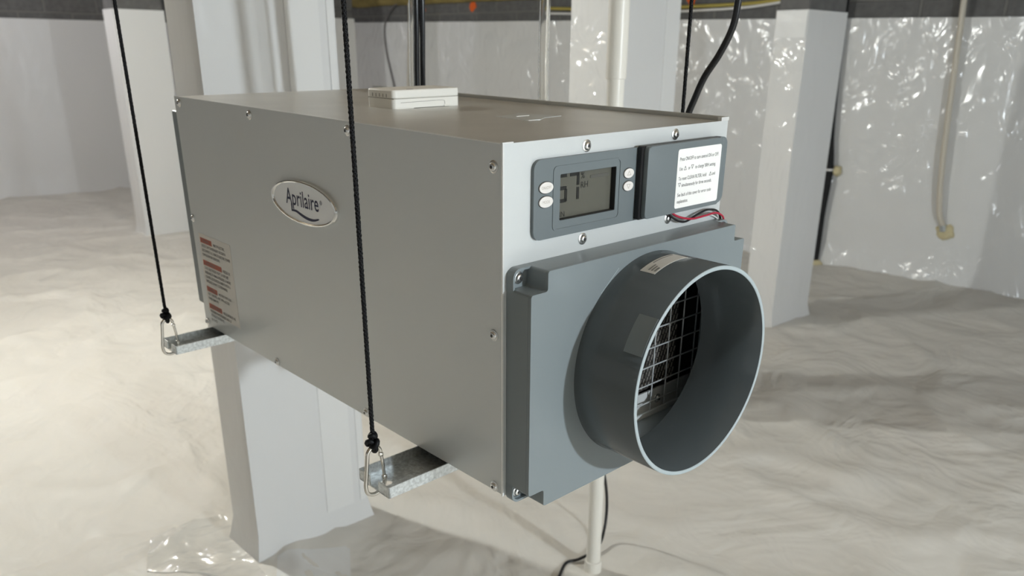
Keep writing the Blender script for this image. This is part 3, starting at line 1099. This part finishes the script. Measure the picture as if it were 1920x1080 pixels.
def rope_mesh(length):
    bm = bmesh.new()
    n = int(length / 0.0016)
    for s in range(8):
        cw = 1 if s % 2 else -1
        ph = 2 * math.pi * (s // 2) / 4 + (0.4 if cw > 0 else 0)
        pts = []
        for i in range(n + 1):
            z = length * i / n
            a = ph + cw * z * 2 * math.pi / 0.017
            r = 0.00155 + 0.00022 * math.sin(4 * a + s)
            pts.append((r * math.cos(a), r * math.sin(a), z))
        add_tube(bm, pts, 0.00088, 5)
    o = obj('cord', bm, 'rope', smooth=True)
    me = o.data
    bpy.data.objects.remove(o)
    return me


ROPE_L = 1.28
ROPE = rope_mesh(ROPE_L)
KNOT = None


def rope(label, mw):
    global KNOT
    e = empty('hanging_rope', mw)
    tag(e, label, 'rope', 'ropes holding the dehumidifier')
    inst('cord', ROPE, e)
    if KNOT is None:
        bm = bmesh.new()
        pts = []
        n = 90
        for i in range(n):
            t = 2 * math.pi * i / n
            pts.append((0.0021 * (math.sin(t) + 2 * math.sin(2 * t)), 0.0021 * (math.cos(t) - 2 * math.cos(2 * t)), -0.0035 - 0.0032 * math.sin(3 * t)))
        add_tube(bm, pts, 0.0026, 8, closed=True)
        pts = [(0.0030 * math.cos(a), 0.0030 * math.sin(a), 0.0050 + 0.0014 * math.sin(2 * a)) for a in [2 * math.pi * k / 24 for k in range(24)]]
        add_tube(bm, pts, 0.0025, 8, closed=True)
        # the loop round the carabiner
        pts = [(0.0005, 0.0046 * math.cos(a), -0.0085 + 0.0050 * math.sin(a)) for a in [2 * math.pi * k / 24 for k in range(24)]]
        add_tube(bm, pts, 0.0023, 8, closed=True)
        k = obj('knot', bm, 'rope', e, smooth=True)
        KNOT = k.data
    else:
        inst('knot', KNOT, e)
    return e


for (x, y, flip, lab1, lab2) in (
        (-0.0765, 0.1175, 0, 'steel carabiner hooked on the nearest channel end', 'nearest black rope, crossing in front of the grey side panel'),
        (-0.0760, 0.6680, 0, 'steel carabiner hooked on the far channel end, left of the box', 'black rope at far left, beside the warning label end of the box'),
        (0.4165, 0.1175, 1, 'steel carabiner on the hidden right end of the near channel', 'black rope behind the right front corner of the box'),
        (0.4160, 0.6680, 1, 'steel carabiner on the hidden right end of the far channel', 'black rope behind the right rear corner of the box')):
    R_ = Matrix.Rotation(math.pi if flip else 0, 4, 'Z')
    make_carabiner(lab1, M4 @ Matrix.Translation((x, y, -0.0195)) @ R_)
    rope(lab2, M4 @ Matrix.Translation((x + (0.0015 if not flip else -0.0015), y, 0.0445)))


# ------------------------------------------------------------------ cables, tubes and pipes
def bpt(p):
    return MB @ Vector(p)


def cable(name, label, cat, m, pts, r, frame=True, seg=12, sub=8):
    P = [bpt(p) for p in pts] if frame else [Vector(p) for p in pts]
    o0 = P[0].copy()
    bm = bmesh.new()
    add_tube(bm, tube_pts([p - o0 for p in P], sub), r, seg)
    o = obj(name, bm, m, None, smooth=True, ang=50)
    o.location = o0
    return tag(o, label, cat)


cable('power_cord', 'thick black power cord curving up behind the right edge of the box', 'cord', 'black_gloss',
      [(0.436, 0.22, 0.05), (0.436, 0.150, 0.25), (0.436, 0.124, 0.340), (0.436, 0.117, 0.357), (0.436, 0.104, 0.386), (0.436, 0.084, 0.415), (0.436, 0.069, 0.446), (0.436, 0.065, 0.475), (0.436, 0.06, 0.62), (0.436, 0.06, 1.30)], 0.0043)
cable('black_cable', 'left of two black cables rising behind the data logger', 'cable', 'black_gloss', [(0.44, 0.718, -0.05), (0.44, 0.719, 0.349), (0.44, 0.713, 0.487), (0.44, 0.712, 1.30)], 0.0048)
cable('black_cable', 'right of two black cables rising behind the data logger', 'cable', 'black_gloss', [(0.449, 0.713, -0.05), (0.449, 0.714, 0.349), (0.449, 0.708, 0.487), (0.449, 0.707, 1.30)], 0.0048)

# clear vinyl tubes: real walls, hollow


def clear_tube(label, pts, r, wall_):
    P = tube_pts([bpt(p) for p in pts], 8)
    o0 = P[0].copy()
    bm = bmesh.new()
    add_tube(bm, [p - o0 for p in P], r, 20, cap=False)
    n0 = len(bm.faces)
    add_tube(bm, [p - o0 for p in P], r - wall_, 20, cap=False)
    me = bpy.data.meshes.new('clear_tube')
    bm.normal_update()
    bm.faces.ensure_lookup_table()
    for f in bm.faces[n0:]:
        f.normal_flip()
    bm.to_mesh(me)
    bm.free()
    me.materials.append(MATS['clear'])
    for p in me.polygons:
        p.use_smooth = True
    o = link(bpy.data.objects.new('clear_tube', me))
    o.location = o0
    return tag(o, label, 'tube')


ct = clear_tube('clear vinyl tube rising behind the middle of the box', [(0.386, 0.342, -0.10), (0.386, 0.342, 0.20), (0.385, 0.341, 0.342), (0.385, 0.342, 0.42), (0.385, 0.341, 0.479), (0.385, 0.34, 1.30)], 0.0078, 0.0016)
clear_tube('thin clear tube beside the black cables behind the logger', [(0.431, 0.722, -0.05), (0.431, 0.722, 0.349), (0.431, 0.716, 0.487), (0.431, 0.715, 1.30)], 0.0042, 0.001)

# white drain pipe standing behind the box
PP = empty('drain_pipe', Matrix.Translation((0.790, 0.552, ZF)))
tag(PP, 'white plastic drain pipe standing behind the dehumidifier', 'pipe')


def cyl(name, m, parent, r, z0, z1, c=(0, 0), n=32, lip=0.0012):
    bm = bmesh.new()
    add_lathe(bm, [(0, z0), (r - lip, z0), (r, z0 + lip), (r, z1 - lip), (r - lip, z1), (0, z1)], lambda a, q, d: (c[0] + q * math.cos(a), c[1] + q * math.sin(a), d), n)
    return obj(name, bm, m, parent, smooth=True, ang=40)


cyl('pipe', 'pvc', PP, 0.0168, 0.0, 2.08)
cyl('socket_joint', 'pvc', PP, 0.0200, 0.378 - ZF, 2.08)
cyl('socket_joint', 'pvc', PP, 0.0205, -0.01, 0.035)
cable('extension_cord', 'thin black cord hanging around the foot of the drain pipe', 'cord', 'black',
      [(0.84, 0.66, -0.30), (0.885, 0.645, -0.46), (0.918, 0.640, -0.56), (0.936, 0.640, -0.655), (0.920, 0.630, -0.715), (0.86, 0.60, -0.735), (0.79, 0.60, -0.738), (0.76, 0.61, -0.738), (0.70, 0.58, -0.738)], 0.0038, frame=False)

# black insulated line at the right wall, with its clip and foam
IL = empty('insulated_line', Matrix.Translation((4.149, 1.781, ZF)))
tag(IL, 'black foam-insulated line rising from the floor behind the right pier', 'pipe')
tube('sleeve', 'black_matt', IL, [(0.0, 0.0, 0.01), (0.0, -0.002, 0.16), (0.0, -0.002, 0.31), (0.001, -0.013, 0.566), (-0.001, 0.010, 0.768), (0.0, 0.03, 1.2), (0.0, 0.03, 1.65)], 0.022, 16)
tube('clip', 'white_wire', IL, [(0.0, -0.013, 0.560), (0.0, -0.013, 0.572)], 0.0235, 16, 1)


def blob(name, m, parent, c, s, seed):
    bm = bmesh.new()
    bmesh.ops.create_icosphere(bm, subdivisions=3, radius=1)
    for v in bm.verts:
        k = 1 + 0.35 * noise.noise(v.co * 1.7 + Vector((seed, 0, 0)))
        v.co = Vector((c[0] + v.co.x * s[0] * k, c[1] + v.co.y * s[1] * k, c[2] + v.co.z * s[2] * k))
    return obj(name, bm, m, parent, smooth=True)


blob('foam_plug', 'foam', IL, (0, 0, 0.005), (0.045, 0.045, 0.028), 1)
blob('foam_dab', 'foam', IL, (0.03, -0.045, 0.560), (0.025, 0.028, 0.030), 2)

# white conduit on the right wall, ending in a foamed hole
WC = empty('wall_conduit', Matrix.Translation((4.225, 1.116, -0.446)))
tag(WC, 'slim white plastic conduit down the right wall into a foamed hole', 'conduit')
tube('conduit', 'pvc_aged', WC, [(0.030, 0.0, 0.0), (0.0, 0.03, 0.10), (-0.012, 0.098, 1.148), (-0.012, 0.11, 1.37)], 0.0150, 14, 6)
tube('collar', 'galv', WC, [(0.030, 0.0, -0.012), (0.022, 0.006, 0.020)], 0.0175, 14, 1)
blob('foam_plug', 'foam', WC, (0.040, -0.005, -0.015), (0.022, 0.050, 0.042), 3)

cable('yellow_cable', 'yellow cable sagging along the block of the right wall', 'cable', 'yellow',
      [(3.93, 3.95, 0.735), (4.004, 3.31, 0.713), (4.058, 2.834, 0.715), (4.107, 2.406, 0.722), (4.130, 2.21, 0.735), (4.16, 1.9, 0.77)], 0.010, frame=False)
cable('white_cable', 'white cable sagging just below the yellow one on the right wall', 'cable', 'white_wire',
      [(3.93, 3.90, 0.70), (4.013, 3.225, 0.684), (4.059, 2.832, 0.690), (4.108, 2.404, 0.702), (4.130, 2.208, 0.722), (4.16, 1.9, 0.765)], 0.008, frame=False)
cable('grey_cable', 'thin grey cable drooping down the lining in the far corner', 'cable', 'grey_cable',
      [(3.775, 5.25, 0.88), (3.767, 5.371, 0.833), (3.748, 5.535, 0.778), (3.737, 5.630, 0.658), (3.737, 5.631, 0.471), (3.747, 5.546, 0.154), (3.75, 5.50, -0.10)], 0.008, frame=False)
cable('cream_cable', 'straight cream cable down the lining beside the grey one', 'cable', 'pvc_aged',
      [(3.768, 5.327, 0.90), (3.768, 5.327, 0.673), (3.763, 5.371, 0.202), (3.76, 5.38, -0.2)], 0.009, frame=False)
